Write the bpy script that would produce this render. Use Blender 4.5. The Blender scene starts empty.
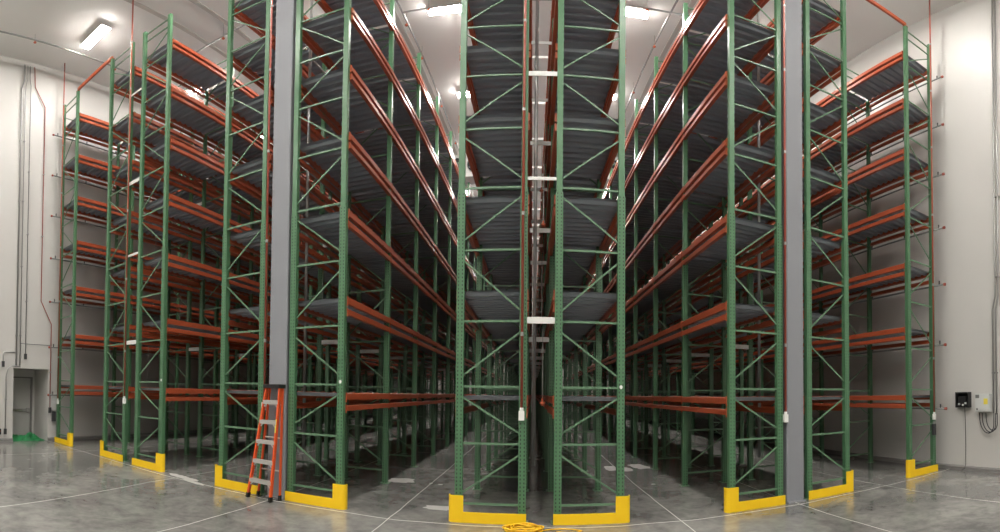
import bpy, bmesh, math, random
from mathutils import Vector, Matrix

random.seed(7)
S = bpy.context.scene
C = S.collection
PI = math.pi

# ------------------------------------------------------------------ camera
# A swept phone panorama: equirectangular picture, eye at 1.67 m.
FH, FV, CX, CY, ROLL, PITCH = 425.3, 526.5, 532.4, 383.5, .0092, .021
EYE = 1.666
cam_data = bpy.data.cameras.new('camera')
cam = bpy.data.objects.new('camera', cam_data)
C.objects.link(cam)
cam_data.type = 'PANO'
cam_data.panorama_type = 'EQUIRECTANGULAR'
cam_data.longitude_min = (0 - CX) / FH
cam_data.longitude_max = (1000 - CX) / FH
cam_data.latitude_min = -(532 - CY) / FV
cam_data.latitude_max = CY / FV
cam_data.clip_start = .05
cam_data.clip_end = 200
cr, sr, cp, sp = math.cos(ROLL), math.sin(ROLL), math.cos(PITCH), math.sin(PITCH)
Rv = Vector((cr, -sr * sp, sr * cp))
Fv = Vector((0, cp, sp))
Uv = Vector((-sr, -cr * sp, cr * cp))
M = Matrix.Identity(4)
for r in range(3):
    M[r][0], M[r][1], M[r][2] = Rv[r], Uv[r], -Fv[r]
M[2][3] = EYE
cam.matrix_world = M
S.camera = cam

# ------------------------------------------------------------------ world, exposure
W = bpy.data.worlds.new('world')
S.world = W
W.use_nodes = True
W.node_tree.nodes['Background'].inputs[0].default_value = (.6, .62, .65, 1)
W.node_tree.nodes['Background'].inputs[1].default_value = .004
S.view_settings.view_transform = 'Standard'
S.view_settings.look = 'None'
S.view_settings.gamma = 1
S.view_settings.use_curve_mapping = False
S.view_settings.exposure = 0.0
S.cycles.sample_clamp_indirect = 3.0
S.cycles.blur_glossy = 1.0
LAMP_STRENGTH = 140.0          # radiance of the ceiling lights' diffusers

# ------------------------------------------------------------------ materials
def srgb(r, g, b):
    f = lambda v: (v / 255 / 12.92) if v / 255 <= .04045 else ((v / 255 + .055) / 1.055) ** 2.4
    return (f(r), f(g), f(b), 1)

def mat(name, col, rough=.5, metal=0., spec=.5, var=0., scale=6., rvar=0., bump=0., coat=0.):
    m = bpy.data.materials.new(name)
    m.use_nodes = True
    nt = m.node_tree
    b = nt.nodes['Principled BSDF']
    b.inputs['Base Color'].default_value = col
    b.inputs['Roughness'].default_value = rough
    b.inputs['Metallic'].default_value = metal
    b.inputs['Specular IOR Level'].default_value = spec
    b.inputs['Coat Weight'].default_value = coat
    b.inputs['Coat Roughness'].default_value = .1
    if var or rvar or bump:
        tc = nt.nodes.new('ShaderNodeTexCoord')
        nz = nt.nodes.new('ShaderNodeTexNoise')
        nz.inputs['Scale'].default_value = scale
        nz.inputs['Detail'].default_value = 5
        nt.links.new(tc.outputs['Object'], nz.inputs['Vector'])
        if var:
            mx = nt.nodes.new('ShaderNodeMix')
            mx.data_type = 'RGBA'
            k = 1 - var
            mx.inputs['A'].default_value = (col[0] * k, col[1] * k, col[2] * k, 1)
            k = 1 + var
            mx.inputs['B'].default_value = (min(1, col[0] * k), min(1, col[1] * k), min(1, col[2] * k), 1)
            nt.links.new(nz.outputs['Fac'], mx.inputs['Factor'])
            nt.links.new(mx.outputs['Result'], b.inputs['Base Color'])
        if rvar:
            mr = nt.nodes.new('ShaderNodeMapRange')
            mr.inputs['To Min'].default_value = max(.03, rough - rvar)
            mr.inputs['To Max'].default_value = rough + rvar
            nt.links.new(nz.outputs['Fac'], mr.inputs['Value'])
            nt.links.new(mr.outputs['Result'], b.inputs['Roughness'])
        if bump:
            bp = nt.nodes.new('ShaderNodeBump')
            bp.inputs['Strength'].default_value = bump
            bp.inputs['Distance'].default_value = .01
            nt.links.new(nz.outputs['Fac'], bp.inputs['Height'])
            nt.links.new(bp.outputs['Normal'], b.inputs['Normal'])
    return m

def emis(name, col, strength):
    m = bpy.data.materials.new(name)
    m.use_nodes = True
    nt = m.node_tree
    nt.nodes.remove(nt.nodes['Principled BSDF'])
    e = nt.nodes.new('ShaderNodeEmission')
    e.inputs[0].default_value = col
    e.inputs[1].default_value = strength
    nt.links.new(e.outputs[0], nt.nodes['Material Output'].inputs[0])
    return m

def math_node(nt, op, a, b=None, c=None):
    n = nt.nodes.new('ShaderNodeMath')
    n.operation = op
    for i, v in enumerate((a, b, c)):
        if v is None:
            continue
        if isinstance(v, (int, float)):
            n.inputs[i].default_value = v
        else:
            nt.links.new(v, n.inputs[i])
    return n.outputs[0]

def post_material():
    """Green powder coat with two columns of punched slots at 50 mm pitch on the faces."""
    m = mat('green_post', srgb(80, 120, 87), .32, 0, .5, .10, 3.)
    nt = m.node_tree
    b = nt.nodes['Principled BSDF']
    src = b.inputs['Base Color'].links[0].from_socket
    tc = nt.nodes.new('ShaderNodeTexCoord')
    sx = nt.nodes.new('ShaderNodeSeparateXYZ')
    nt.links.new(tc.outputs['Object'], sx.inputs[0])
    ax = math_node(nt, 'ABSOLUTE', sx.outputs[0])
    dx = math_node(nt, 'ABSOLUTE', math_node(nt, 'SUBTRACT', ax, .030))
    inx = math_node(nt, 'LESS_THAN', dx, .0085)
    fz = math_node(nt, 'FRACT', math_node(nt, 'MULTIPLY', sx.outputs[2], 1 / .0508))
    dz = math_node(nt, 'ABSOLUTE', math_node(nt, 'SUBTRACT', fz, .5))
    inz = math_node(nt, 'LESS_THAN', dz, .24)
    low = math_node(nt, 'LESS_THAN', sx.outputs[2], 4.36)
    h = math_node(nt, 'MULTIPLY', math_node(nt, 'MULTIPLY', inx, inz), low)
    mx = nt.nodes.new('ShaderNodeMix')
    mx.data_type = 'RGBA'
    nt.links.new(h, mx.inputs['Factor'])
    nt.links.new(src, mx.inputs['A'])
    mx.inputs['B'].default_value = srgb(22, 34, 26)
    nt.links.new(mx.outputs['Result'], b.inputs['Base Color'])
    return m

def floor_material():
    m = bpy.data.materials.new('polished_concrete')
    m.use_nodes = True
    nt = m.node_tree
    b = nt.nodes['Principled BSDF']
    tc = nt.nodes.new('ShaderNodeTexCoord')
    def noise(scale, detail, rough=.6, sx=1, sy=1, dist=0):
        mp = nt.nodes.new('ShaderNodeMapping')
        mp.inputs['Scale'].default_value = (sx, sy, 1)
        nt.links.new(tc.outputs['Object'], mp.inputs[0])
        n = nt.nodes.new('ShaderNodeTexNoise')
        n.inputs['Scale'].default_value = scale
        n.inputs['Detail'].default_value = detail
        n.inputs['Roughness'].default_value = rough
        n.inputs['Distortion'].default_value = dist
        nt.links.new(mp.outputs[0], n.inputs['Vector'])
        return n.outputs['Fac']
    big = noise(.55, 6, .65, dist=.6)
    fine = noise(5., 7, .7)
    swirl = noise(1.6, 5, .6, dist=2.2)
    s = math_node(nt, 'ADD', math_node(nt, 'MULTIPLY', big, .5), math_node(nt, 'MULTIPLY', fine, .25))
    s = math_node(nt, 'ADD', s, math_node(nt, 'MULTIPLY', swirl, .25))
    cr_ = nt.nodes.new('ShaderNodeValToRGB')
    cr_.color_ramp.elements[0].position = .41
    cr_.color_ramp.elements[0].color = srgb(98, 98, 96)
    cr_.color_ramp.elements[1].position = .60
    cr_.color_ramp.elements[1].color = srgb(144, 143, 138)
    nt.links.new(s, cr_.inputs[0])
    nt.links.new(cr_.outputs[0], b.inputs['Base Color'])
    mr = nt.nodes.new('ShaderNodeMapRange')
    mr.inputs['From Min'].default_value = .3
    mr.inputs['From Max'].default_value = .7
    mr.inputs['To Min'].default_value = .12
    mr.inputs['To Max'].default_value = .24
    nt.links.new(big, mr.inputs['Value'])
    nt.links.new(mr.outputs[0], b.inputs['Roughness'])
    b.inputs['Specular IOR Level'].default_value = .5
    return m

def panel_material(name, col, axis, pitch, rough):
    """Insulated metal panels: faint vertical joints and light soiling."""
    m = mat(name, col, rough, 0, .5, .035, .7)
    nt = m.node_tree
    b = nt.nodes['Principled BSDF']
    tc = nt.nodes.new('ShaderNodeTexCoord')
    sx = nt.nodes.new('ShaderNodeSeparateXYZ')
    nt.links.new(tc.outputs['Object'], sx.inputs[0])
    f = math_node(nt, 'FRACT', math_node(nt, 'MULTIPLY', sx.outputs[axis], 1 / pitch))
    d = math_node(nt, 'ABSOLUTE', math_node(nt, 'SUBTRACT', f, .5))
    j = math_node(nt, 'GREATER_THAN', d, .5 - .006 / pitch)
    wv = math_node(nt, 'SINE', math_node(nt, 'MULTIPLY', sx.outputs[axis], 2 * PI / (pitch / 5)))
    hgt = math_node(nt, 'SUBTRACT', math_node(nt, 'MULTIPLY', wv, .04), j)
    bp = nt.nodes.new('ShaderNodeBump')
    bp.inputs['Strength'].default_value = .25
    bp.inputs['Distance'].default_value = .006
    nt.links.new(hgt, bp.inputs['Height'])
    nt.links.new(bp.outputs[0], b.inputs['Normal'])
    return m

MT = dict(
    post=post_material(),
    brace=mat('green_brace', srgb(94, 128, 99), .32, 0, .6, .08, 4.),
    beam=mat('orange_beam', srgb(174, 84, 53), .3, 0, .5, .10, 3., .05),
    deck=mat('slate_deck', srgb(146, 152, 160), .42, .2, .5, .10, 2.5, .08),
    deck_lip=mat('galvanised_lip', srgb(96, 99, 102), .4, .6, .5, .06, 8.),
    yellow=mat('yellow_paint', srgb(252, 206, 24), .4, 0, .5, .05, 5.),
    white=mat('white_steel', srgb(226, 226, 222), .45, 0, .5, .03, 8.),
    plate=mat('white_tag_paint', srgb(238, 238, 234), .5),
    column=mat('grey_column_paint', srgb(136, 138, 143), .5, 0, .4, .04, 2.),
    red=mat('red_pipe_paint', srgb(150, 66, 50), .4, 0, .5, .06, 6.),
    brass=mat('brass_sprinkler', srgb(200, 110, 80), .35, .5),
    galv=mat('galvanised_pipe', srgb(160, 160, 158), .35, .7, .5, .08, 9.),
    conduit=mat('grey_conduit', srgb(120, 122, 120), .45, .4),
    black=mat('black_plastic', srgb(26, 26, 27), .4),
    darkgrey=mat('dark_grey_plastic', srgb(58, 58, 60), .5),
    grey_box=mat('pale_grey_enclosure', srgb(200, 202, 200), .45),
    sticker=mat('yellow_sticker', srgb(228, 210, 80), .6),
    orange=mat('orange_fibreglass', srgb(226, 88, 40), .4, 0, .5, .06, 6.),
    alu=mat('aluminium_step', srgb(205, 203, 198), .4, .6, .5, .06, 8.),
    rubber=mat('black_rubber', srgb(22, 22, 22), .7),
    netting=mat('green_netting', srgb(28, 112, 62), .6, 0, .4, .35, 14.),
    cord=mat('yellow_cord', srgb(240, 190, 30), .5),
    floor=floor_material(),
    patch=mat('pale_repair_and_glare', srgb(176, 174, 169), .5, 0, .4, .08, 9.),
    joint=mat('pale_joint_filler', srgb(186, 184, 178), .55, 0, .4, .15, 12.),
    wall=panel_material('white_panel_wall', srgb(196, 194, 190), 1, 1.1, .42),
    wall_x=panel_material('white_panel_wall_end', srgb(196, 194, 190), 0, 1.1, .42),
    ceiling=mat('white_ceiling', srgb(238, 236, 232), .6, 0, .4, .03, .6),
    ceiling_strip=mat('grey_ceiling_strip', srgb(188, 184, 178), .6),
    kerb=mat('concrete_kerb', srgb(124, 122, 120), .7, 0, .4, .12, 7.),
    door=mat('grey_door', srgb(168, 168, 164), .5),
    steel=mat('stainless_steel', srgb(190, 190, 188), .25, .9),
    lamp=emis('lamp_diffuser', (1.0, .962, .91, 1), LAMP_STRENGTH),
    dark=mat('dark_coil', srgb(24, 24, 26), .6),
)

# ------------------------------------------------------------------ mesh helpers
class MB:
    def __init__(self):
        self.v, self.f = [], []
    def add(self, vs, fs):
        n = len(self.v)
        self.v += [tuple(p) for p in vs]
        self.f += [tuple(i + n for i in f) for f in fs]
        return self
    def box(self, x0, x1, y0, y1, z0, z1):
        vs = [(x, y, z) for x in (x0, x1) for y in (y0, y1) for z in (z0, z1)]
        return self.add(vs, [(0, 1, 3, 2), (4, 6, 7, 5), (0, 4, 5, 1), (2, 3, 7, 6), (0, 2, 6, 4), (1, 5, 7, 3)])
    def bar(self, a, b, w, h, up=(0, 0, 1)):
        """Rectangular bar from a to b: w across, h along up."""
        a, b = Vector(a), Vector(b)
        t = (b - a).normalized()
        s = t.cross(Vector(up))
        if s.length < 1e-5:
            s = t.cross(Vector((0, 1, 0)))
        s.normalize()
        u = s.cross(t)
        vs = []
        for p in (a, b):
            for i, j in ((-1, -1), (1, -1), (1, 1), (-1, 1)):
                vs.append(p + s * (i * w / 2) + u * (j * h / 2))
        return self.add(vs, [(3, 2, 1, 0), (4, 5, 6, 7), (0, 1, 5, 4), (1, 2, 6, 5), (2, 3, 7, 6), (3, 0, 4, 7)])
    def tube(self, pts, r, n=10, cap=True):
        pts = [Vector(p) for p in pts]
        rings = []
        prev = None
        for i, p in enumerate(pts):
            if i == 0:
                t = pts[1] - p
            elif i == len(pts) - 1:
                t = p - pts[i - 1]
            else:
                t = (pts[i + 1] - p).normalized() + (p - pts[i - 1]).normalized()
            t.normalize()
            if prev is None:
                ref = Vector((0, 0, 1)) if abs(t.z) < .9 else Vector((1, 0, 0))
                s = t.cross(ref).normalized()
            else:
                s = (prev - t * prev.dot(t)).normalized()
            prev = s
            u = t.cross(s)
            rr = r[i] if isinstance(r, (list, tuple)) else r
            rings.append([p + (s * math.cos(k * 2 * PI / n) + u * math.sin(k * 2 * PI / n)) * rr for k in range(n)])
        vs = [q for ring in rings for q in ring]
        fs = []
        for i in range(len(pts) - 1):
            for k in range(n):
                a, b2 = i * n + k, i * n + (k + 1) % n
                fs.append((a, b2, b2 + n, a + n))
        if cap:
            fs.append(tuple(range(n))[::-1])
            fs.append(tuple(range((len(pts) - 1) * n, len(pts) * n)))
        return self.add(vs, fs)
    def prism(self, poly, axis, a, b):
        """Extrude a 2D polygon (list of pairs) along an axis from a to b."""
        n = len(poly)
        def pt(p, t):
            q = list(p)
            q.insert(axis, t)
            return tuple(q)
        vs = [pt(p, a) for p in poly] + [pt(p, b) for p in poly]
        fs = [tuple(range(n))[::-1], tuple(range(n, 2 * n))]
        fs += [(i, (i + 1) % n, (i + 1) % n + n, i + n) for i in range(n)]
        return self.add(vs, fs)
    def lathe(self, prof, n=16, origin=(0, 0, 0)):
        o = Vector(origin)
        vs = [(o.x + r * math.cos(k * 2 * PI / n), o.y + r * math.sin(k * 2 * PI / n), o.z + z) for r, z in prof for k in range(n)]
        fs = [(i * n + k, i * n + (k + 1) % n, (i + 1) * n + (k + 1) % n, (i + 1) * n + k) for i in range(len(prof) - 1) for k in range(n)]
        return self.add(vs, fs)
    def mesh(self, name, m, smooth=False, bevel=0.):
        me = bpy.data.meshes.new(name)
        me.from_pydata(self.v, [], self.f)
        bm = bmesh.new()
        bm.from_mesh(me)
        if bevel:
            bmesh.ops.bevel(bm, geom=bm.edges[:], offset=bevel, segments=2, affect='EDGES', profile=.6)
        bmesh.ops.recalc_face_normals(bm, faces=bm.faces[:])
        bm.to_mesh(me)
        bm.free()
        me.materials.append(MT[m])
        if smooth:
            for p in me.polygons:
                p.use_smooth = True
        me.update()
        return me

def link(name, me, parent=None, loc=(0, 0, 0), rot=None):
    o = bpy.data.objects.new(name, me)
    C.objects.link(o)
    o.location = loc
    if rot:
        o.rotation_euler = rot
    o.parent = parent
    return o

def tag(o, label, cat, group=None, kind=None):
    o['label'] = label
    o['category'] = cat
    if group:
        o['group'] = group
    if kind:
        o['kind'] = kind
    return o

def thing(name, label, cat, loc=(0, 0, 0), rotz=0, group=None):
    o = link(name, None, None, loc, (0, 0, rotz))
    o.empty_display_size = .2
    return tag(o, label, cat, group)

def struct(name, me, label=None, parent=None, loc=(0, 0, 0)):
    o = link(name, me, parent, loc)
    if parent is None:
        o['kind'] = 'structure'
        if label:
            o['label'] = label
    return o

# ------------------------------------------------------------------ the building
D = 6.635                     # front faces of the racks' front posts
WL, WR = -13.92, 9.68         # side walls
YF, YB = -10.0, 46.5          # wall behind the camera, far wall
HC = 12.1                     # ceiling height

floor = struct('floor', MB().box(WL - 1.7, WR + .3, YF - .3, YB + .3, -.25, 0).mesh('floor', 'floor'), 'polished grey concrete floor with pale joints')
ceiling = struct('ceiling', MB().box(WL - .3, WR + .3, YF - .3, YB + .3, HC, HC + .25).mesh('ceiling', 'ceiling'), 'white panel ceiling above the racks')
for xc in (-9.55, -8.4, -5.1, -3.95, -.45, .7, 4.15, 5.3):
    link('ceiling_strip', MB().box(-.07, .07, YF + .1, YB - .1, -.03, .01).mesh('ceiling_strip', 'ceiling_strip'), ceiling, (xc, 0, HC))
struct('wall_right', MB().box(WR, WR + .25, YF, YB, 0, HC).mesh('wall_right', 'wall'), 'white insulated panel wall with electrical boxes')
struct('wall_back', MB().box(WL, WR, YB, YB + .25, 0, HC).mesh('wall_back', 'wall_x'), 'white panel wall at the far end of the aisles')
struct('wall_front', MB().box(WL, WR, YF - .25, YF, 0, HC).mesh('wall_front', 'wall_x'), 'white panel wall behind the open floor')
# left wall with the door recess
DY0, DY1, DH, DX = 5.09, 6.44, 2.08, -15.2
wl = MB()
wl.box(WL - .25, WL, YF, DY0, 0, HC).box(WL - .25, WL, DY1, YB, 0, HC).box(WL - .25, WL, DY0, DY1, DH, HC)
struct('wall_left', wl.mesh('wall_left', 'wall'), 'white insulated panel wall with the door recess')
rc = MB()
rc.box(DX - .2, WL - .25, DY1, DY1 + .12, 0, DH + .12)
rc.box(DX - .2, WL - .25, DY0 - .12, DY0, 0, DH + .12)
rc.box(DX - .2, WL - .25, DY0, DY1, DH, DH + .12)
rc.box(DX - .2, DX, DY0, DY1, 0, DH)
struct('wall_recess', rc.mesh('wall_recess', 'wall'), 'white recess around the exit door')
door = link('door_1', MB().box(DX, DX + .05, 5.32, 6.24, .02, 1.80).mesh('door_leaf', 'door', bevel=.006))
door['kind'] = 'structure'
door['label'] = 'grey steel exit door inside the wall recess'
fr = MB()
fr.box(DX, DX + .08, 6.25, 6.32, 0, 1.86).box(DX, DX + .08, 5.24, 5.31, 0, 1.86).box(DX, DX + .08, 5.31, 6.25, 1.81, 1.86)
link('door_frame', fr.mesh('door_frame', 'kerb'), door)
pb = MB()
pb.box(DX + .05, DX + .11, 5.4, 6.18, .80, .87).box(DX + .05, DX + .13, 6.06, 6.20, .77, .90)
link('push_bar', pb.mesh('push_bar', 'steel', bevel=.006), door)
link('hinge', MB().tube([(DX + .06, 6.24, 1.5), (DX + .06, 6.24, 1.62)], .012, 8).mesh('hinge', 'steel'), door)

struct('baseboard_right', MB().prism([(WR, 0), (WR - .06, 0), (WR - .06, .07), (WR - .02, .10), (WR, .10)], 1, YF, YB).mesh('baseboard', 'kerb'), 'low concrete kerb under the wall with the electrical boxes')
bl = MB()
prof = [(WL, 0), (WL + .06, 0), (WL + .06, .07), (WL + .02, .10), (WL, .10)]
bl.prism(prof, 1, YF, DY0).prism(prof, 1, DY1, YB)
struct('baseboard_left', bl.mesh('baseboard', 'kerb'), 'low concrete kerb under the wall with the door recess')
struct('baseboard_back', MB().box(WL, WR, YB - .06, YB, 0, .1).mesh('baseboard', 'kerb'), 'low concrete kerb under the far wall')

# joints, pale repairs and painted glare on the slab
def joint(pts, w=.014):
    m = MB()
    vs, fs = [], []
    P = [Vector((p[0], p[1], 0)) for p in pts]
    for i, p in enumerate(P):
        t = (P[min(i + 1, len(P) - 1)] - P[max(i - 1, 0)]).normalized()
        s = Vector((-t.y, t.x, 0)) * w / 2
        vs += [p - s + Vector((0, 0, .0006)), p + s + Vector((0, 0, .0006)), p - s - Vector((0, 0, .002)), p + s - Vector((0, 0, .002))]
    for i in range(len(P) - 1):
        a = i * 4
        fs += [(a, a + 1, a + 5, a + 4), (a + 2, a, a + 4, a + 6), (a + 1, a + 3, a + 7, a + 5)]
    m.add(vs, fs)
    return m
def wob(x0, y0, x1, y1, n, amp):
    out = []
    for i in range(n + 1):
        t = i / n
        out.append((x0 + (x1 - x0) * t + random.uniform(-amp, amp), y0 + (y1 - y0) * t + random.uniform(-amp, amp)))
    return out
link('control_joint', joint([(-6.0, -3), (-6.3, 0), (-6.55, 2.2), (-6.72, 3.2), (-6.93, 4.5), (-7.1, 5.7), (-7.11, 6.6), (-7.1, 7.6), (-7.1, 44)], .016).mesh('control_joint', 'joint'), floor)
for xs in (-11.4, -4.52, -2.24, 2.35, 4.66, 7.02):
    link('control_joint', joint(wob(xs, -9.5, xs, 44, 120, .012), .016).mesh('control_joint', 'joint'), floor)
link('control_joint', joint(wob(WL + .1, 6.44, WR - .1, 6.44, 60, .03), .022).mesh('control_joint', 'joint'), floor)
for y in (-1.2, 14.2, 21.9, 29.6):
    link('control_joint', joint(wob(WL + .1, y, WR - .1, y, 40, .01), .014).mesh('control_joint', 'joint'), floor)
def patch(x, y, rx, ry, ang):
    n = 22
    vs = [(0, 0, .0012)]
    for k in range(n):
        a = k * 2 * PI / n
        e = .72 + .28 * random.random()
        px, py = rx * e * math.copysign(abs(math.cos(a)) ** .6, math.cos(a)), ry * e * math.copysign(abs(math.sin(a)) ** .6, math.sin(a))
        vs.append((px * math.cos(ang) - py * math.sin(ang), px * math.sin(ang) + py * math.cos(ang), .0012))
    fs = [(0, 1 + k, 1 + (k + 1) % n) for k in range(n)]
    link('repair_and_glare_patch', MB().add(vs, fs).mesh('repair_and_glare_patch', 'patch'), floor, (x, y, 0))
patch(-2.97, 9.45, .34, .30, .3)
patch(-1.62, 7.36, .32, .17, 0)
patch(3.05, 11.9, .26, .5, .2)
patch(2.55, 11.5, .22, .4, .1)
patch(2.2, 11.7, .2, .42, 0)
patch(-2.25, 9.35, .05, .06, 0)
patch(-2.02, 9.3, .06, .05, 0)
patch(2.75, 9.4, .06, .05, 0)
patch(-7.05, 6.62, .55, .12, -.1)  # bright floor glare between the racks, painted as a pale patch
patch(-6.55, 6.45, .4, .07, -.1)  # second glare streak, also put in as pale colour

# ------------------------------------------------------------------ the pallet racks
L = 2.33                      # bay length
NB = 16                       # bays
LEV = [1.645, 3.02, 4.345, 5.65, 6.97, 8.30, 9.72]
TOP = 10.52
SPLIT = 4.36                  # doubled post up to here
STRUT = [.24, 1.03, 1.76, 2.60, 3.55, 4.44, 5.37, 6.31, 7.30, 8.28, 9.30, 10.15, 10.40]
ROWS = [  # x of the two post lines' lower edge, mirrored bracing, label
    ('wallL', -13.56, True),
    ('L4', -10.47, True),
    ('L3', -8.91, False),
    ('L2', -5.93, False),
    ('L1', -4.22, True),
    ('CL', -1.15, False),
    ('CR', .405, True),
    ('R1', 3.375, False),
    ('R2', 5.065, True),
    ('wallR', 8.17, False),
]
LABELS = {
    'wallL': 'single green rack row with orange beams against the wall with the door recess',
    'L4': 'green rack row facing the wall rack near the door recess across an aisle',
    'L3': 'green rack row facing the stepladder across an aisle, joined to its twin by white spacers',
    'L2': 'green rack row behind the stepladder, facing away from the centre racks',
    'L1': 'green rack row beside the stepladder and grey column, facing the centre racks',
    'CL': 'centre green rack row with the red pipe on its post, facing the stepladder',
    'CR': 'centre green rack row behind the yellow cord, facing away from the stepladder',
    'R1': 'green rack row beside the bare grey column, facing the centre racks',
    'R2': 'green rack row beside the bare grey column, facing the rack by the electrical boxes',
    'wallR': 'single green rack row with orange beams against the wall with the electrical boxes',
}
PW, PD = .096, .085           # upper post
QW, QD = .118, .100           # doubled lower post

def post_mesh():
    m = MB()
    m.box(-QW / 2, QW / 2, 0, QD, .012, SPLIT)
    m.box(-PW / 2, PW / 2, .004, .004 + PD, SPLIT, TOP)
    return m.mesh('post', 'post')
def base_plate_mesh():
    return MB().box(-.10, .10, -.03, .16, 0, .012).mesh('base_plate', 'brace')
HALF = .5 - PW / 2
def strut_mb(z, m=None):
    m = m or MB()
    return m.box(-HALF, HALF, .03, .056, z - .014, z + .014)
def diag_ends():
    out = []
    for i in range(len(STRUT) - 2):
        z0, z1 = STRUT[i], STRUT[i + 1]
        g = .14
        right_top = (i % 2 == 0)       # lowest panel: high end on the +x post
        a = (-HALF, z0 + g) if right_top else (HALF, z0 + g)
        b = (HALF, z1 - g) if right_top else (-HALF, z1 - g)
        out.append((a, b))
    return out
def diag_mb(e, sgn, m=None):
    m = m or MB()
    (xa, za), (xb, zb) = e
    return m.bar((xa * sgn, .046, za), (xb * sgn, .046, zb), .020, .024, (0, 0, 1))

ME = {}
ME['post'] = post_mesh()
ME['plate'] = base_plate_mesh()
ME['strut'] = MB().box(-HALF, HALF, .03, .056, -.014, .014).mesh('strut', 'brace')
DI = diag_ends()
for s in (1, -1):
    ME['diag', s] = [diag_mb(e, s).mesh('diagonal_brace', 'brace') for e in DI]
    m = MB()
    for z in STRUT:
        strut_mb(z, m)
    for e in DI:
        diag_mb(e, s, m)
    ME['bracing', s] = m.mesh('bracing', 'brace')

BX = .5 + .045                 # beam line
def beam_mb(h, dy=0, dz=0, dx=0, sgn=1, m=None, start=None):
    """Step beam: tube with a ledge on the rack's inner side and end connectors."""
    m = m or MB()
    y0, y1 = dy + (start or QD / 2) + .002, dy + L + QD / 2 - .002
    if sgn > 0:
        a, b, c = dx - .022, dx + .03, dx - .045
    else:
        a, b, c = dx - .03, dx + .022, dx + .045
    poly = [(b if sgn > 0 else a, dz - h), (b if sgn > 0 else a, dz - .006), ((b - .008) if sgn > 0 else (a + .008), dz), (a if sgn > 0 else b, dz),
            (a if sgn > 0 else b, dz - .04), (c, dz - .04), (c, dz - h)]
    m.prism(poly, 1, y0 + .006, y1 - .006)
    for ya, yb in ((y0, y0 + .006), (y1 - .006, y1)):
        m.box(min(a, b) - .006, max(a, b) + .004, ya, yb, dz - h - .03, dz + .012)
    return m
H1, H2, GAP = .10, .08, .075
for s in (1, -1):
    ME['beam_u', s] = beam_mb(H1, sgn=s).mesh('beam', 'beam')
    ME['beam_l', s] = beam_mb(H2, sgn=s).mesh('beam', 'beam')
    ME['beam_u0', s] = beam_mb(H1, sgn=s, start=QD).mesh('beam', 'beam')
    ME['beam_l0', s] = beam_mb(H2, sgn=s, start=QD).mesh('beam', 'beam')

def deck_mb(dy=0, dz=0, m=None):
    """Ribbed steel deck: ribs run from beam to beam across the row."""
    m = m or MB()
    y0, y1 = dy + QD + .006, dy + L - .006
    n = 11
    p = (y1 - y0) / n
    ys = []
    for i in range(n):
        b = y0 + i * p
        ys += [(b, 0), (b + p * .42, 0), (b + p * .54, -.05), (b + p * .88, -.05)]
    ys.append((y1, 0))
    vs, fs = [], []
    x0, x1 = -.515, .515
    for y, z in ys:
        vs += [(x0, y, dz + z), (x1, y, dz + z), (x0, y, dz + z - .003), (x1, y, dz + z - .003)]
    for i in range(len(ys) - 1):
        a = i * 4
        fs += [(a, a + 1, a + 5, a + 4), (a + 2, a + 6, a + 7, a + 3)]
    m.add(vs, fs)
    return m
ME['deck'] = deck_mb().mesh('deck', 'deck')
ME['lip'] = MB().box(-.44, .44, .09, .105, -.05, .0).mesh('deck_lip', 'deck_lip')

SEP_BEAM, SEP_DECK, SEP_BRACE, SEP_POST = 7, 8, 4, 11
RACK = {}
for key, x0, mirrored in ROWS:
    sgn = -1 if mirrored else 1
    root = thing('pallet_rack', LABELS[key], 'storage rack', (x0 + .5, D, 0))
    RACK[key] = root
    for i in range(NB + 1):
        y = i * L
        fr = link('upright_frame', None, root, (0, y, 0))
        for sx in (-.5, .5):
            p = link('post', ME['post'], fr, (sx, 0, 0))
            if i < SEP_BRACE:
                link('base_plate', ME['plate'], fr, (sx, 0, 0))
        if i < SEP_BRACE:
            for z in STRUT:
                link('strut', ME['strut'], fr, (0, 0, z))
            for me in ME['diag', sgn]:
                link('diagonal_brace', me, fr)
        else:
            b = link('bracing', ME['bracing', sgn], fr)
            b['kind'] = 'stuff'
    far_b, far_d = MB(), MB()
    for i in range(NB):
        for z in LEV:
            for s in (-1, 1):
                if i < SEP_BEAM:
                    link('beam', ME['beam_u' if i else 'beam_u0', s], root, (s * BX, i * L, z))
                    link('beam', ME['beam_l' if i else 'beam_l0', s], root, (s * BX, i * L, z - H1 - GAP))
                else:
                    beam_mb(H1, i * L, z, s * BX, s, far_b)
                    beam_mb(H2, i * L, z - H1 - GAP, s * BX, s, far_b)
            if i < SEP_DECK:
                d = link('deck', ME['deck'], root, (0, i * L, z - .004))
                if i == 0 and z < 2:
                    link('deck_lip', ME['lip'], d)
            else:
                deck_mb(i * L, z - .004, far_d)
    o = link('far_beams', far_b.mesh('far_beams', 'beam'), root)
    o['kind'] = 'stuff'
    o = link('far_decks', far_d.mesh('far_decks', 'deck'), root)
    o['kind'] = 'stuff'

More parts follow.
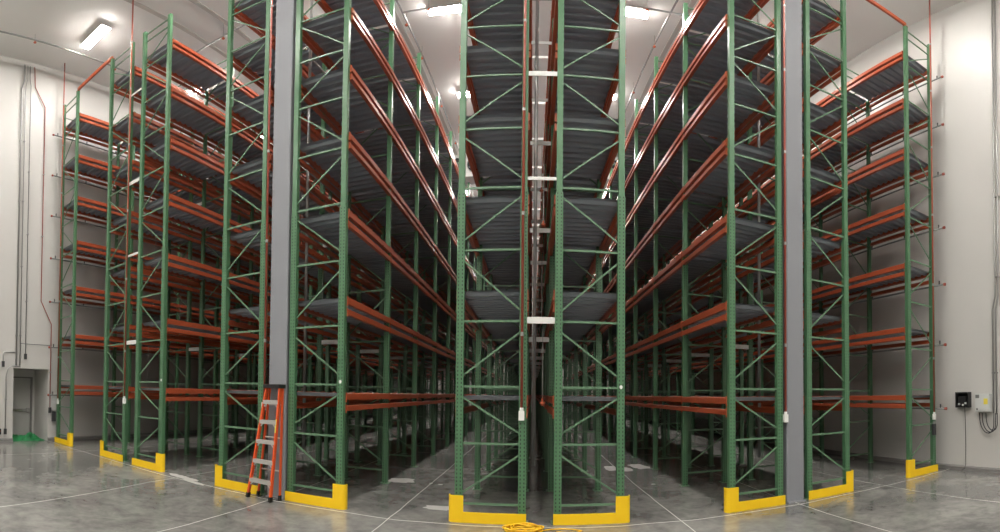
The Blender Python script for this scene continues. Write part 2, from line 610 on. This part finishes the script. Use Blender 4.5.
# white row spacers in the flues, bolted to one row of each pair
def spacers(key, xl, xr, zs, first=0):
    root = RACK[key]
    made = {}
    for i in range(first, 10):
        for k, z in enumerate(zs):
            e = (QW if z < SPLIT else PW) / 2 + .001
            hh = .042 if k % 2 == 0 or i else .025
            if (e, hh) not in made:
                made[e, hh] = MB().box(e, xr - xl - e, .004, .018, -hh, hh).mesh('row_spacer', 'white', bevel=.003)
            link('row_spacer', made[e, hh], root, (xl - root.location.x, i * L, z))
spacers('CL', -.15, .405, (2.61, 4.56, 6.31, 8.75, 10.1))
spacers('L4', -9.47, -8.91, (2.61, 4.56, 6.31, 8.75))
spacers('L2', -4.93, -4.22, (2.61, 4.56, 6.31, 8.75), 1)
spacers('R1', 4.375, 5.065, (2.61, 4.56, 6.31, 8.75), 1)

# orange ties over the aisles at the top of the front posts
for lab, xa, xb in (('orange tie beam over the aisle between the two racks near the door recess', -12.56, -10.47),
                    ('orange tie beam over the aisle beside the rack near the electrical boxes', 6.065, 8.17)):
    t = thing('cross_aisle_tie', lab, 'tie beam', (xa, D, TOP))
    w = xb - xa
    link('tie_beam', MB().box(0, w, .01, .07, .012, .11).mesh('tie_beam', 'beam', bevel=.004), t)
    for e in (0, w):
        link('end_plate', MB().box(e - .06, e + .06, .0, .085, 0, .012).mesh('end_plate', 'beam'), t)

# small white position discs on a few front posts
disc = MB().lathe([(0, .004), (.024, .004), (.026, 0)], 14).mesh('position_disc', 'plate')
for key, sx, z in (('CR', .5, 1.77), ('L1', .5, 1.8), ('L3', .5, 1.8)):
    link('position_disc', disc, RACK[key], (sx, -.001, z), (PI / 2, 0, 0))

# ------------------------------------------------------------------ yellow post guards
def guard(key, aisle, label):
    """Low kick plate across the frame, tall rounded wrap round the aisle-side post."""
    root = RACK[key]
    xc = root.location.x
    s = aisle
    g = thing('post_guard', label, 'post guard', (xc, D - .06, 0), 0, 'yellow guards at the feet of the racks')
    t = .012
    xo = s * (.5 + .15)         # outer side
    xi = -s * (.5 + .07)
    yb = .10
    plate = MB().box(min(xi, s * .42), max(xi, s * .42), 0, t, 0, .145)
    link('kick_plate', plate.mesh('kick_plate', 'yellow', bevel=.003), g)
    R = .07
    path = [(s * .41, 0)]
    for k in range(9):
        a = -PI / 2 + k * PI / 16
        path.append((xo - s * R + s * R * math.cos(a), R + R * math.sin(a)))
    path.append((xo, yb))
    vs, fs = [], []
    for i, (x, y) in enumerate(path):
        p0 = Vector(path[max(i - 1, 0)])
        p1 = Vector(path[min(i + 1, len(path) - 1)])
        d = (p1 - p0).normalized()
        n = Vector((-d.y, d.x)) * (t if s > 0 else -t)
        vs += [(x, y, 0), (x, y, .36), (x + n.x, y + n.y, 0), (x + n.x, y + n.y, .36)]
    for i in range(len(path) - 1):
        a = i * 4
        fs += [(a, a + 4, a + 5, a + 1), (a + 2, a + 3, a + 7, a + 6), (a + 1, a + 5, a + 7, a + 3)]
    e = (len(path) - 1) * 4
    fs += [(0, 1, 3, 2), (e, e + 2, e + 3, e + 1)]
    link('post_wrap', MB().add(vs, fs).mesh('post_wrap', 'yellow'), g)
guard('wallL', 1, 'yellow guard at the foot of the wall rack near the door recess')
guard('L4', -1, 'yellow guard at the foot of the rack facing the wall rack near the door')
guard('L3', 1, 'yellow guard at the foot of the rack across the aisle from the stepladder')
guard('L2', -1, 'yellow guard touching the stepladder foot, on the side of the door recess')
guard('L1', 1, 'yellow guard beside the stepladder, on the side of the centre racks')
guard('CL', -1, 'yellow guard beside the cord coil, on the side of the stepladder')
guard('CR', 1, 'yellow guard beside the cord coil, on the side away from the stepladder')
guard('R1', -1, 'yellow guard beside the bare grey column, facing the centre racks')
guard('R2', 1, 'yellow guard beside the bare grey column, facing the electrical boxes')
guard('wallR', -1, 'yellow guard at the foot of the wall rack near the electrical boxes')

# ------------------------------------------------------------------ building columns
def column(x, y, w, label):
    c = thing('building_column', label, 'column', (x, y, 0))
    b = .012
    h = w / 2
    r = .03
    poly = []
    for cx, cy, a0 in ((h - r, h - r, 0), (-h + r, h - r, 90), (-h + r, -h + r, 180), (h - r, -h + r, 270)):
        for k in range(4):
            a = math.radians(a0 + k * 30)
            poly.append((cx + r * math.cos(a), cy + r * math.sin(a)))
    link('shaft', MB().prism(poly, 2, .02, HC).mesh('shaft', 'column'), c)
    link('base_plate', MB().box(-h + .004, h - .004, -h - .05, h + .05, 0, .02).mesh('base_plate', 'column'), c)
column(-4.53, 6.62 + .2, .40, 'grey square steel column behind the orange stepladder')
column(4.715, 6.62 + .2, .40, 'bare grey square steel column between two racks')

# ------------------------------------------------------------------ stepladder
def ladder():
    t = thing('stepladder', 'orange fibreglass stepladder folded shut against the grey column', 'ladder', (-4.66, 6.38, 0))
    o = Vector((-4.66, 6.38, 0))
    fl0, fr0 = Vector((-4.95, 6.32, .03)), Vector((-4.40, 6.27, .03))
    fl1, fr1 = Vector((-4.66, 6.47, 1.70)), Vector((-4.36, 6.47, 1.70))
    rl0, rr0 = Vector((-4.86, 6.52, .03)), Vector((-4.35, 6.50, .03))
    rl1, rr1 = Vector((-4.645, 6.55, 1.69)), Vector((-4.36, 6.55, 1.69))
    def rail(a, b, w, d, name):
        m = MB()
        u = (b - a).normalized()
        m.bar(a - o, b - o, w, d, (0, 1, 0))
        link(name, m.mesh(name, 'orange', bevel=.004), t)
        f = MB().bar(a - o - u * .028, a - o + u * .05, w + .014, d + .014, (0, 1, 0))
        link('foot', f.mesh('foot', 'rubber', bevel=.004), t)
    rail(fl0, fl1, .032, .075, 'front_rail')
    rail(fr0, fr1, .032, .075, 'front_rail')
    rail(rl0, rl1, .028, .05, 'rear_rail')
    rail(rr0, rr1, .028, .05, 'rear_rail')
    for k in range(5):
        f = (.305 * (k + 1) - .03) / 1.70
        a, b = fl0.lerp(fl1, f) - o, fr0.lerp(fr1, f) - o
        m = MB()
        m.bar(a + Vector((0, -.005, 0)), b + Vector((0, -.005, 0)), .085, .022)
        m.bar(a + Vector((0, -.045, -.018)), b + Vector((0, -.045, -.018)), .008, .055)
        link('step', m.mesh('step', 'alu'), t)
        for p, q in ((a, 1), (b, -1)):
            m = MB().bar(p + Vector((q * .02, -.035, -.085)), p + Vector((q * .09, -.035, -.02)), .006, .022)
            link('step_bracket', m.mesh('step_bracket', 'alu'), t)
    for f in (.25, .55, .85):
        a, b = rl0.lerp(rl1, f) - o, rr0.lerp(rr1, f) - o
        link('rear_brace', MB().tube([a, b], .012, 8).mesh('rear_brace', 'alu'), t)
    cap = MB().prism([(-.20, -.10), (.17, -.10), (.18, .10), (-.19, .10)], 2, 0, .06)
    link('top_cap', cap.mesh('top_cap', 'black', bevel=.008), t, (-4.50 - o.x, 6.50 - o.y, 1.69))
    link('label_plate', MB().bar(fr0.lerp(fr1, .60) - o + Vector((.0, -.040, 0)), fr0.lerp(fr1, .72) - o + Vector((0, -.040, 0)), .022, .003, (0, 1, 0)).mesh('label_plate', 'sticker'), t)
ladder()

# ------------------------------------------------------------------ in-rack sprinkler piping
def head_mb(m, p):
    x, y, z = p
    m.tube([(x, y, z), (x, y, z - .05)], .014, 8)
    m.lathe([(.0, -.05), (.045, -.055), (.05, -.075), (.02, -.08), (.03, -.10), (0, -.105)], 10, p)
    return m
def sprinkler(label, x, riser_x, riser_y, zbot, levels, length, side=0):
    t = thing('sprinkler_pipe', label, 'pipe', (x, D, 0), 0, 'sprinkler pipes in the racks')
    rx, ry = riser_x - x, riser_y - D
    link('riser', MB().tube([(rx, ry, zbot), (rx, ry, HC - .02)], .021, 10).mesh('riser', 'red', True), t)
    m = MB()
    m.box(rx - .045, rx + .045, ry - .03, ry + .03, zbot - .10, zbot + .02)
    m.tube([(rx, ry, zbot + .02), (rx, ry, zbot + .06)], .03, 8)
    link('junction_box', m.mesh('junction_box', 'plate', bevel=.004), t)
    cm = MB().tube([(rx, ry, 0), (rx, ry, .05)], .028, 8).mesh('coupling', 'galv')
    for z in (2.4, 4.0, 5.6, 7.3, 8.9, 10.4):
        link('coupling', cm, t, (0, 0, z))
    for z in levels:
        b = link('branch_pipe', MB().tube([(0, -.26 if side else .05, z), (0, length, z)], .021, 10).mesh('branch_pipe', 'red' if not side else 'conduit', True), t)
        if side:
            link('end_cap', MB().tube([(0, -.30, z), (0, -.24, z)], .034, 10).mesh('end_cap', 'red', True), b)
            for y in (-.1, 1.1, 2.4, 4.8):
                link('pipe_hanger', MB().box(-.012, .012, y - .015, y + .015, z, z + .1).mesh('pipe_hanger', 'darkgrey'), b)
    return t
lev_side = [z - .30 for z in LEV]
sprinkler('red sprinkler riser with grey branch pipes behind the wall rack near the door recess', WL + .16, -13.40, D - .07, 1.2, lev_side, 20, 1)
sprinkler('red sprinkler riser with grey branch pipes behind the wall rack near the electrical boxes', WR - .36, 9.07, D - .07, 1.22, lev_side, 20, 1)
flues = [
    ('red sprinkler pipe in the flue of the rack pair facing the door recess', -9.19, -9.38, D - .05, 1.38),
    ('red sprinkler pipe on the rack post behind the stepladder', -4.56, -4.80, D - .05, 1.45),
    ('red sprinkler pipe on the centre rack post above a white junction box', .12, -.165, D - .05, 1.44),
    ('red sprinkler pipe beside the bare grey column', 4.72, 4.46, D - .05, 1.36),
]
for k, (lab, x, rx, ry, zb) in enumerate(flues):
    sprinkler(lab, x + (.0 if k != 2 else .06), rx, ry, zb, [], 30)
# red branch lines and hanging heads inside the flues
for k, (lab, x, rx, ry, zb) in enumerate(flues):
    t = thing('sprinkler_branch', ['galvanised branch line with hanging heads in the flue facing the door recess',
                                   'galvanised branch line with hanging heads in the flue behind the stepladder',
                                   'galvanised branch line with hanging heads in the flue between the centre racks',
                                   'galvanised branch line with hanging heads in the flue behind the bare column'][k], 'pipe', (x, D, 0), 0, 'branch lines in the flues')
    yo = 1.2
    link('drop_pipe', MB().tube([(-.09, yo, .6), (-.09, yo, HC - .05)], .035, 10).mesh('drop_pipe', 'galv', True), t)
    for z in (3.1, 5.7, 8.35):
        link('branch_pipe', MB().tube([(-.09, yo, z), (-.09, 34, z)], .022, 8).mesh('branch_pipe', 'galv', True), t)
    for y, z in ((.55, 1.62), (1.7, 2.9), (.75, 4.2), (2.6, 5.5)):
        link('hanger_rod', MB().tube([(.05, y, z), (.05, y, z + .95)], .006, 6).mesh('hanger_rod', 'galv'), t)
        link('sprinkler_head', head_mb(MB(), (.05, y, z)).mesh('sprinkler_head', 'brass'), t)

# ------------------------------------------------------------------ ceiling lights
AISLES = [-11.4, -6.87, -2.3, 2.45, 7.07]
LIGHT_ME = {}
def ceiling_light(x, y, label, group='linear lights on the ceiling'):
    t = thing('ceiling_light', label, 'ceiling light', (x, y, 0), 0, group)
    z = HC - .2
    if not LIGHT_ME:
        LIGHT_ME['housing'] = MB().prism([(-.165, .0), (-.12, .03), (.12, .03), (.165, .0)], 0, -.645, .645).mesh('housing', 'white')
        LIGHT_ME['diffuser'] = MB().prism([(-.16, -.001), (.16, -.001), (.158, -.016), (.13, -.034), (-.13, -.034), (-.158, -.016)], 0, -.64, .64).mesh('diffuser', 'lamp')
        LIGHT_ME['rod'] = MB().tube([(0, 0, .03), (0, 0, .2)], .006, 6).mesh('hanger_rod', 'galv')
    link('housing', LIGHT_ME['housing'], t, (0, 0, z))
    link('diffuser', LIGHT_ME['diffuser'], t, (0, 0, z))
    for s in (-.5, .5):
        link('hanger_rod', LIGHT_ME['rod'], t, (s, 0, z))
LY = [-7.2, -2.6, 2.0, 6.6, 11.2, 15.8, 20.4, 25.0, 29.6, 34.2, 38.8, 43.4]
OVER = ['the wall rack aisle near the door recess', 'the aisle behind the stepladder racks', 'the aisle between the stepladder and the centre racks',
        'the aisle from the centre racks to the column', 'the aisle beside the rack near the electrical boxes']
for i, x in enumerate(AISLES):
    for y in LY:
        if i == 0 and y == 6.6:
            lab = 'lit linear light above the aisle beside the wall rack near the door recess'
        elif i == 2 and y in (11.2, 15.8):
            lab = 'lit linear light above the aisle between the stepladder racks and the centre racks'
        elif i == 3 and y in (11.2,):
            lab = 'lit linear light above the aisle between the centre racks and the bare column'
        else:
            lab = 'lit linear light hung over ' + OVER[i] if y > 5 else 'lit linear light on the ceiling before ' + OVER[i]
        ceiling_light(x, y, lab)

# ceiling sprinkler mains
def main_pipe(label, pts, drops=()):
    t = thing('ceiling_pipe', label, 'pipe', pts[0], 0)
    o = Vector(pts[0])
    link('main', MB().tube([Vector(p) - o for p in pts], .03, 10).mesh('main', 'galv', True), t)
    for d in drops:
        q = Vector(d) - o
        link('hanger', MB().tube([q, (q.x, q.y, HC - o.z)], .008, 6).mesh('hanger', 'galv'), t)
        link('sprinkler_head', head_mb(MB(), tuple(q)).mesh('sprinkler_head', 'brass'), t)
main_pipe('thin grey pipe on the ceiling near the wall with the door recess', [(-12.35, -6, 11.85), (-12.4, 20, 11.85)], [(-12.38, y, 11.83) for y in (2.5, 5.0, 8, 11, 14)])
main_pipe('thin grey pipe on the ceiling above the stepladder racks', [(-3.55, 4, 11.7), (-3.65, 40, 11.7)], [(-3.6, y, 11.68) for y in (9.2, 11.3, 13, 16, 19)])
main_pipe('thin grey pipe on the ceiling above the bare column racks', [(3.6, 4, 11.75), (3.6, 40, 11.75)], [(3.6, y, 11.73) for y in (9.2, 12.3, 15, 18)])
main_pipe('grey cross pipe on the ceiling above the rack facing the door recess', [(-9.9, 9.3, 11.6), (-4.2, 9.1, 11.6)], [(-8.5, 9.25, 11.58), (-6.9, 9.2, 11.58)])
main_pipe('grey cross pipe on the ceiling over the centre racks', [(-3.55, 10.75, 11.62), (3.9, 10.6, 11.62)], [(-2.8, 10.7, 11.6), (2.9, 10.6, 11.6)])

# ------------------------------------------------------------------ evaporator units near the ceiling
def evaporator(x, y, w, label):
    t = thing('evaporator', label, 'cooling unit', (x, y, 10.62), 0, 'cooling units under the ceiling')
    h, d = 1.05, .9
    m = MB()
    m.box(-w / 2, w / 2, -d / 2 + .06, d / 2, 0, h)
    link('casing', m.mesh('casing', 'white'), t)
    n = int(w / .8)
    for k in range(n):
        cx = -w / 2 + w / n * (k + .5)
        m = MB()
        ro, ri = .36, .33
        N = 24
        vs, fs = [], []
        for q in range(N):
            a = q * 2 * PI / N
            for r, yy in ((ro, 0), (ro, -.06), (ri, -.06), (ri, 0)):
                vs.append((cx + r * math.cos(a), -d / 2 + .06 + yy, h / 2 + r * math.sin(a)))
        for q in range(N):
            for e in range(4):
                fs.append((q * 4 + e, q * 4 + (e + 1) % 4, ((q + 1) % N) * 4 + (e + 1) % 4, ((q + 1) % N) * 4 + e))
        link('fan_ring', m.add(vs, fs).mesh('fan_ring', 'steel'), t)
        m = MB()
        vs = [(cx, -d / 2 + .05, h / 2)] + [(cx + ri * math.cos(q * 2 * PI / N), -d / 2 + .05, h / 2 + ri * math.sin(q * 2 * PI / N)) for q in range(N)]
        fs = [(0, 1 + q, 1 + (q + 1) % N) for q in range(N)]
        m.add(vs, fs)
        link('fan_opening', m.mesh('fan_opening', 'dark'), t)
        m = MB()
        for q in range(4):
            a = q * PI / 2 + .4
            m.bar((cx, -d / 2 + .02, h / 2), (cx + .3 * math.cos(a), -d / 2 + .02, h / 2 + .3 * math.sin(a)), .012, .13, (math.sin(a), .6, -math.cos(a)))
        link('fan_blades', m.mesh('fan_blades', 'steel'), t)
    for sx in (-w / 2 + .1, w / 2 - .1):
        link('hanger_rod', MB().tube([(sx, 0, h), (sx, 0, HC - 10.62)], .01, 6).mesh('hanger_rod', 'galv'), t)
evaporator(-3.75, 20.6, 2.6, 'white cooling unit with dark fans above the racks by the stepladder')
evaporator(4.0, 20.6, 2.6, 'white cooling unit with dark fans above the racks by the bare column')

# ------------------------------------------------------------------ left wall: conduits, netting
def wall_conduit(label, pts, r, m='conduit', straps=(), ends=()):
    t = thing('conduit', label, 'conduit', pts[0])
    o = Vector(pts[0])
    link('tube', MB().tube([Vector(p) - o for p in pts], r, 8).mesh('tube', m, True), t)
    for (y, z) in straps:
        link('strap', MB().box(WL + .003 - o.x if o.x < 0 else WR - .07 - o.x, (WL + .09 - o.x) if o.x < 0 else WR - .003 - o.x, y - .03 - o.y, y + .03 - o.y, z - .012 - o.z, z + .012 - o.z).mesh('strap', 'galv'), t)
    for e in ends:
        q = Vector(e) - o
        link('fitting', MB().box(q.x - .03, q.x + .03, q.y - .05, q.y + .05, q.z - .08, q.z + .08).mesh('fitting', 'darkgrey', bevel=.006), t)
x = WL + .06
wall_conduit('thick grey conduit on the wall above the door recess', [(x, 5.16, 2.15), (x, 5.16, 10.9), (x, 5.25, 11.2), (x, 5.25, 11.9)], .03, 'galv', [(5.16, z) for z in (3, 5, 7, 9)])
wall_conduit('grey conduit beside the thick conduit above the door recess', [(x, 5.30, 2.12), (x, 5.30, 11.0), (x, 5.36, 11.3), (x, 5.36, 11.9)], .016, 'galv', [(5.30, z) for z in (3, 5, 7, 9)])
wall_conduit('thin dark conduit with a fitting above the door recess', [(x, 5.50, 2.35), (x, 5.50, 11.1), (x, 5.46, 11.35), (x, 5.46, 11.9)], .014, 'conduit', [(5.5, z) for z in (4, 6, 8)], [(x, 5.5, 2.42)])
wall_conduit('red conduit bending down the wall beside the door recess', [(x, 6.48, .95), (x, 6.48, 3.40), (x, 6.06, 4.05), (x, 6.06, 10.4), (x, 5.66, 11.1), (x, 5.62, 11.9)], .017, 'red', [(6.48, 2), (6.06, 6), (6.06, 8)], [(x, 6.48, .90)])
wall_conduit('short hooked conduit ending above the door recess', [(x, 5.11, 2.52), (x, 4.78, 2.52), (x, 4.70, 2.50), (x, 4.68, 2.42), (x, 4.68, 2.22)], .016, 'galv', [], [(x, 4.68, 2.18)])
wall_conduit('conduit curving over the door recess corner down to a black box', [(x + .06, 5.30, 2.13), (x + .03, 5.0, 2.14), (x, 4.86, 2.05), (x, 4.80, 1.85), (x, 4.80, .35)], .018, 'galv', [(4.80, 1.2)], [(x, 4.80, .30)])
wall_conduit('thin horizontal conduit on the wall behind the wall rack', [(x, 5.32, 2.78), (x, 6.44, 2.78)], .010, 'conduit')
bx = thing('push_station', 'black call box low on the wall beside the door recess', 'control box', (WL + .01, 4.58, .30))
link('body', MB().box(0, .1, -.06, .06, -.08, .08).mesh('body', 'black', bevel=.01), bx)
link('button', MB().tube([(.1, 0, .02), (.125, 0, .02)], .025, 12).mesh('button', 'red'), bx)
sw = thing('disconnect_switch', 'small grey switch box on the wall rack post near the door recess', 'control box', (WL + .02, 6.62, .92))
link('body', MB().box(0, .09, -.07, .07, -.02, .42).mesh('body', 'grey_box', bevel=.008), sw)
link('cover', MB().box(.02, .12, -.06, .07, -.34, -.06).mesh('cover', 'darkgrey', bevel=.008), sw)

# green netting pile in the recess
def netting():
    t = thing('netting_pile', 'crumpled green netting lying in the door recess', 'netting', (-14.2, 5.77, 0))
    n, mm = 34, 12
    vs, fs = [], []
    rnd = random.Random(3)
    hs = [[0] * (mm + 1) for _ in range(n + 1)]
    for i in range(n + 1):
        for j in range(mm + 1):
            u, v = i / n, j / mm
            e = max(0, math.sin(PI * v)) ** .7 * max(0, math.sin(PI * u)) ** .35
            h = e * (.07 + .13 * (1 - u) ** .6 + .06 * math.sin(9 * u + 4 * v) + rnd.uniform(-.06, .06))
            vs.append((-.05 + (v - .5) * .55 + rnd.uniform(-.02, .02), -.60 + u * 1.20 + rnd.uniform(-.015, .015), max(.004, h)))
    for i in range(n):
        for j in range(mm):
            a = i * (mm + 1) + j
            fs.append((a, a + 1, a + mm + 2, a + mm + 1))
    bm_ = MB().add(vs, fs)
    link('mound', bm_.mesh('mound', 'netting', True), t)
    for k in range(9):
        u = rnd.random()
        p = []
        x0, y0 = rnd.uniform(-.2, .15), rnd.uniform(-.5, .15)
        for q in range(9):
            p.append((x0 + .12 * math.cos(q * .9 + k), y0 + q * .045 + .03 * math.sin(q * 1.7 + k), .03 + .13 * abs(math.sin(q * .7 + k * 1.3)) * max(.2, 1 - (y0 + .6) * .7)))
        link('strand', MB().tube(p, .012, 6).mesh('strand', 'netting', True), t)
netting()

# ------------------------------------------------------------------ right wall: boxes, conduits, cables
def right_boxes():
    x = WR - .003
    b = thing('black_reel_box', 'black open box on the wall with a cable hanging to the floor', 'wall box', (x, 5.985, 1.53))
    m = MB()
    m.box(-.03, 0, -.205, .205, -.165, .165).box(-.17, -.03, .17, .205, -.165, .165).box(-.17, -.03, -.205, -.17, -.165, .165)
    m.box(-.17, -.03, -.17, .17, .13, .165).box(-.13, -.03, -.17, .17, -.165, -.10)
    link('shell', m.mesh('shell', 'black', bevel=.006), b)
    link('inner_block', MB().box(-.14, -.03, -.10, .13, -.06, .08).mesh('inner_block', 'dark', bevel=.01), b)
    for y, z in ((.1, -.09), (-.02, -.11), (-.1, -.07)):
        link('terminal', MB().box(-.15, -.12, y - .025, y + .025, z - .02, z + .02).mesh('terminal', 'grey_box', bevel=.004), b)
    link('power_cable', MB().tube([(-.05, -.02, -.15), (-.035, -.03, -.5), (-.025, -.025, -1.0), (-.03, -.02, -1.40), (-.085, -.02, -1.48), (-.2, .02, -1.52)], .008, 6).mesh('power_cable', 'darkgrey', True), b)
    g = thing('control_panel', 'pale grey electrical enclosure with a yellow label on the wall', 'wall box', (x, 5.37, 1.465))
    link('enclosure', MB().box(-.16, 0, -.21, .21, -.19, .19).mesh('enclosure', 'grey_box', bevel=.01), g)
    link('cover', MB().box(-.172, -.16, -.20, .20, -.18, .18).mesh('cover', 'grey_box', bevel=.004), g)
    link('warning_label', MB().box(-.175, -.172, -.17, -.05, -.03, .09).mesh('warning_label', 'sticker'), g)
    link('rating_plate', MB().box(-.175, -.172, .08, .19, .10, .17).mesh('rating_plate', 'conduit'), g)
    link('latch', MB().box(-.185, -.172, .13, .155, -.15, -.11).mesh('latch', 'black'), g)
    rr = .012
    for k, (y0, dep) in enumerate(((.12, .42), (.04, .40), (-.07, .36))):
        p = []
        ye = -.30 - .05 * k
        for q in range(15):
            u = q / 14
            p.append((-.09, y0 + (ye - y0) * (0.5 - .5 * math.cos(PI * u)), -.19 - (dep * math.sin(PI * u * .86 + .05) ** .8 if 0 < u < 1 else 0) - .02))
        link('flexible_cable', MB().tube(p, rr, 8).mesh('flexible_cable', 'darkgrey', True), g)
    xx = WR - .05
    wall_conduit('inner vertical conduit above the pale grey enclosure', [(xx, 5.10, 1.25), (xx, 5.10, 3.4), (xx, 5.02, 3.7), (xx, 4.98, 11.9)], .02, 'galv', [(5.10, 2.08), (5.0, 4.1), (4.98, 5.9)])
    wall_conduit('outer vertical conduit above the pale grey enclosure', [(xx, 5.01, 1.22), (xx, 5.01, 3.4), (xx, 4.93, 3.7), (xx, 4.89, 11.9)], .02, 'galv', [(5.01, 2.08), (4.92, 4.1), (4.89, 5.9)])
right_boxes()
sw2 = thing('disconnect_switch', 'small dark switch box on the wall rack post near the electrical boxes', 'control box', (9.07, D - .07, .95))
link('body', MB().box(-.05, .05, -.03, .05, -.16, .08).mesh('body', 'darkgrey', bevel=.008), sw2)
link('bracket', MB().box(-.03, .03, -.01, .03, .08, .13).mesh('bracket', 'galv'), sw2)

# ------------------------------------------------------------------ yellow cord coil
def cord():
    t = thing('cord_coil', 'yellow cord coiled on the floor in front of the centre flue', 'cord', (-.12, 6.22, 0))
    p = []
    rnd = random.Random(5)
    N = 260
    for k in range(N):
        a = k * 2 * PI / 26
        turn = k / 26
        rr = .16 + .04 * math.sin(turn * 2.1) + .02 * math.sin(a * 3 + turn)
        p.append((rr * 1.35 * math.cos(a) + .03 * math.sin(turn * 3.7), rr * .95 * math.sin(a) + .02 * math.cos(turn * 2.9), .012 + .006 * turn + .006 * math.sin(a * 2 + turn * 2)))
    link('coil', MB().tube(p, .009, 6).mesh('coil', 'cord', True), t)
    tail = [(.25, .02, .014), (.40, .10, .01), (.56, .13, .01), (.72, .10, .01), (.86, .02, .01), (.78, -.06, .01), (.62, -.06, .01), (.48, -.02, .01)]
    link('loose_end', MB().tube(tail, .008, 6).mesh('loose_end', 'cord', True), t)
cord()
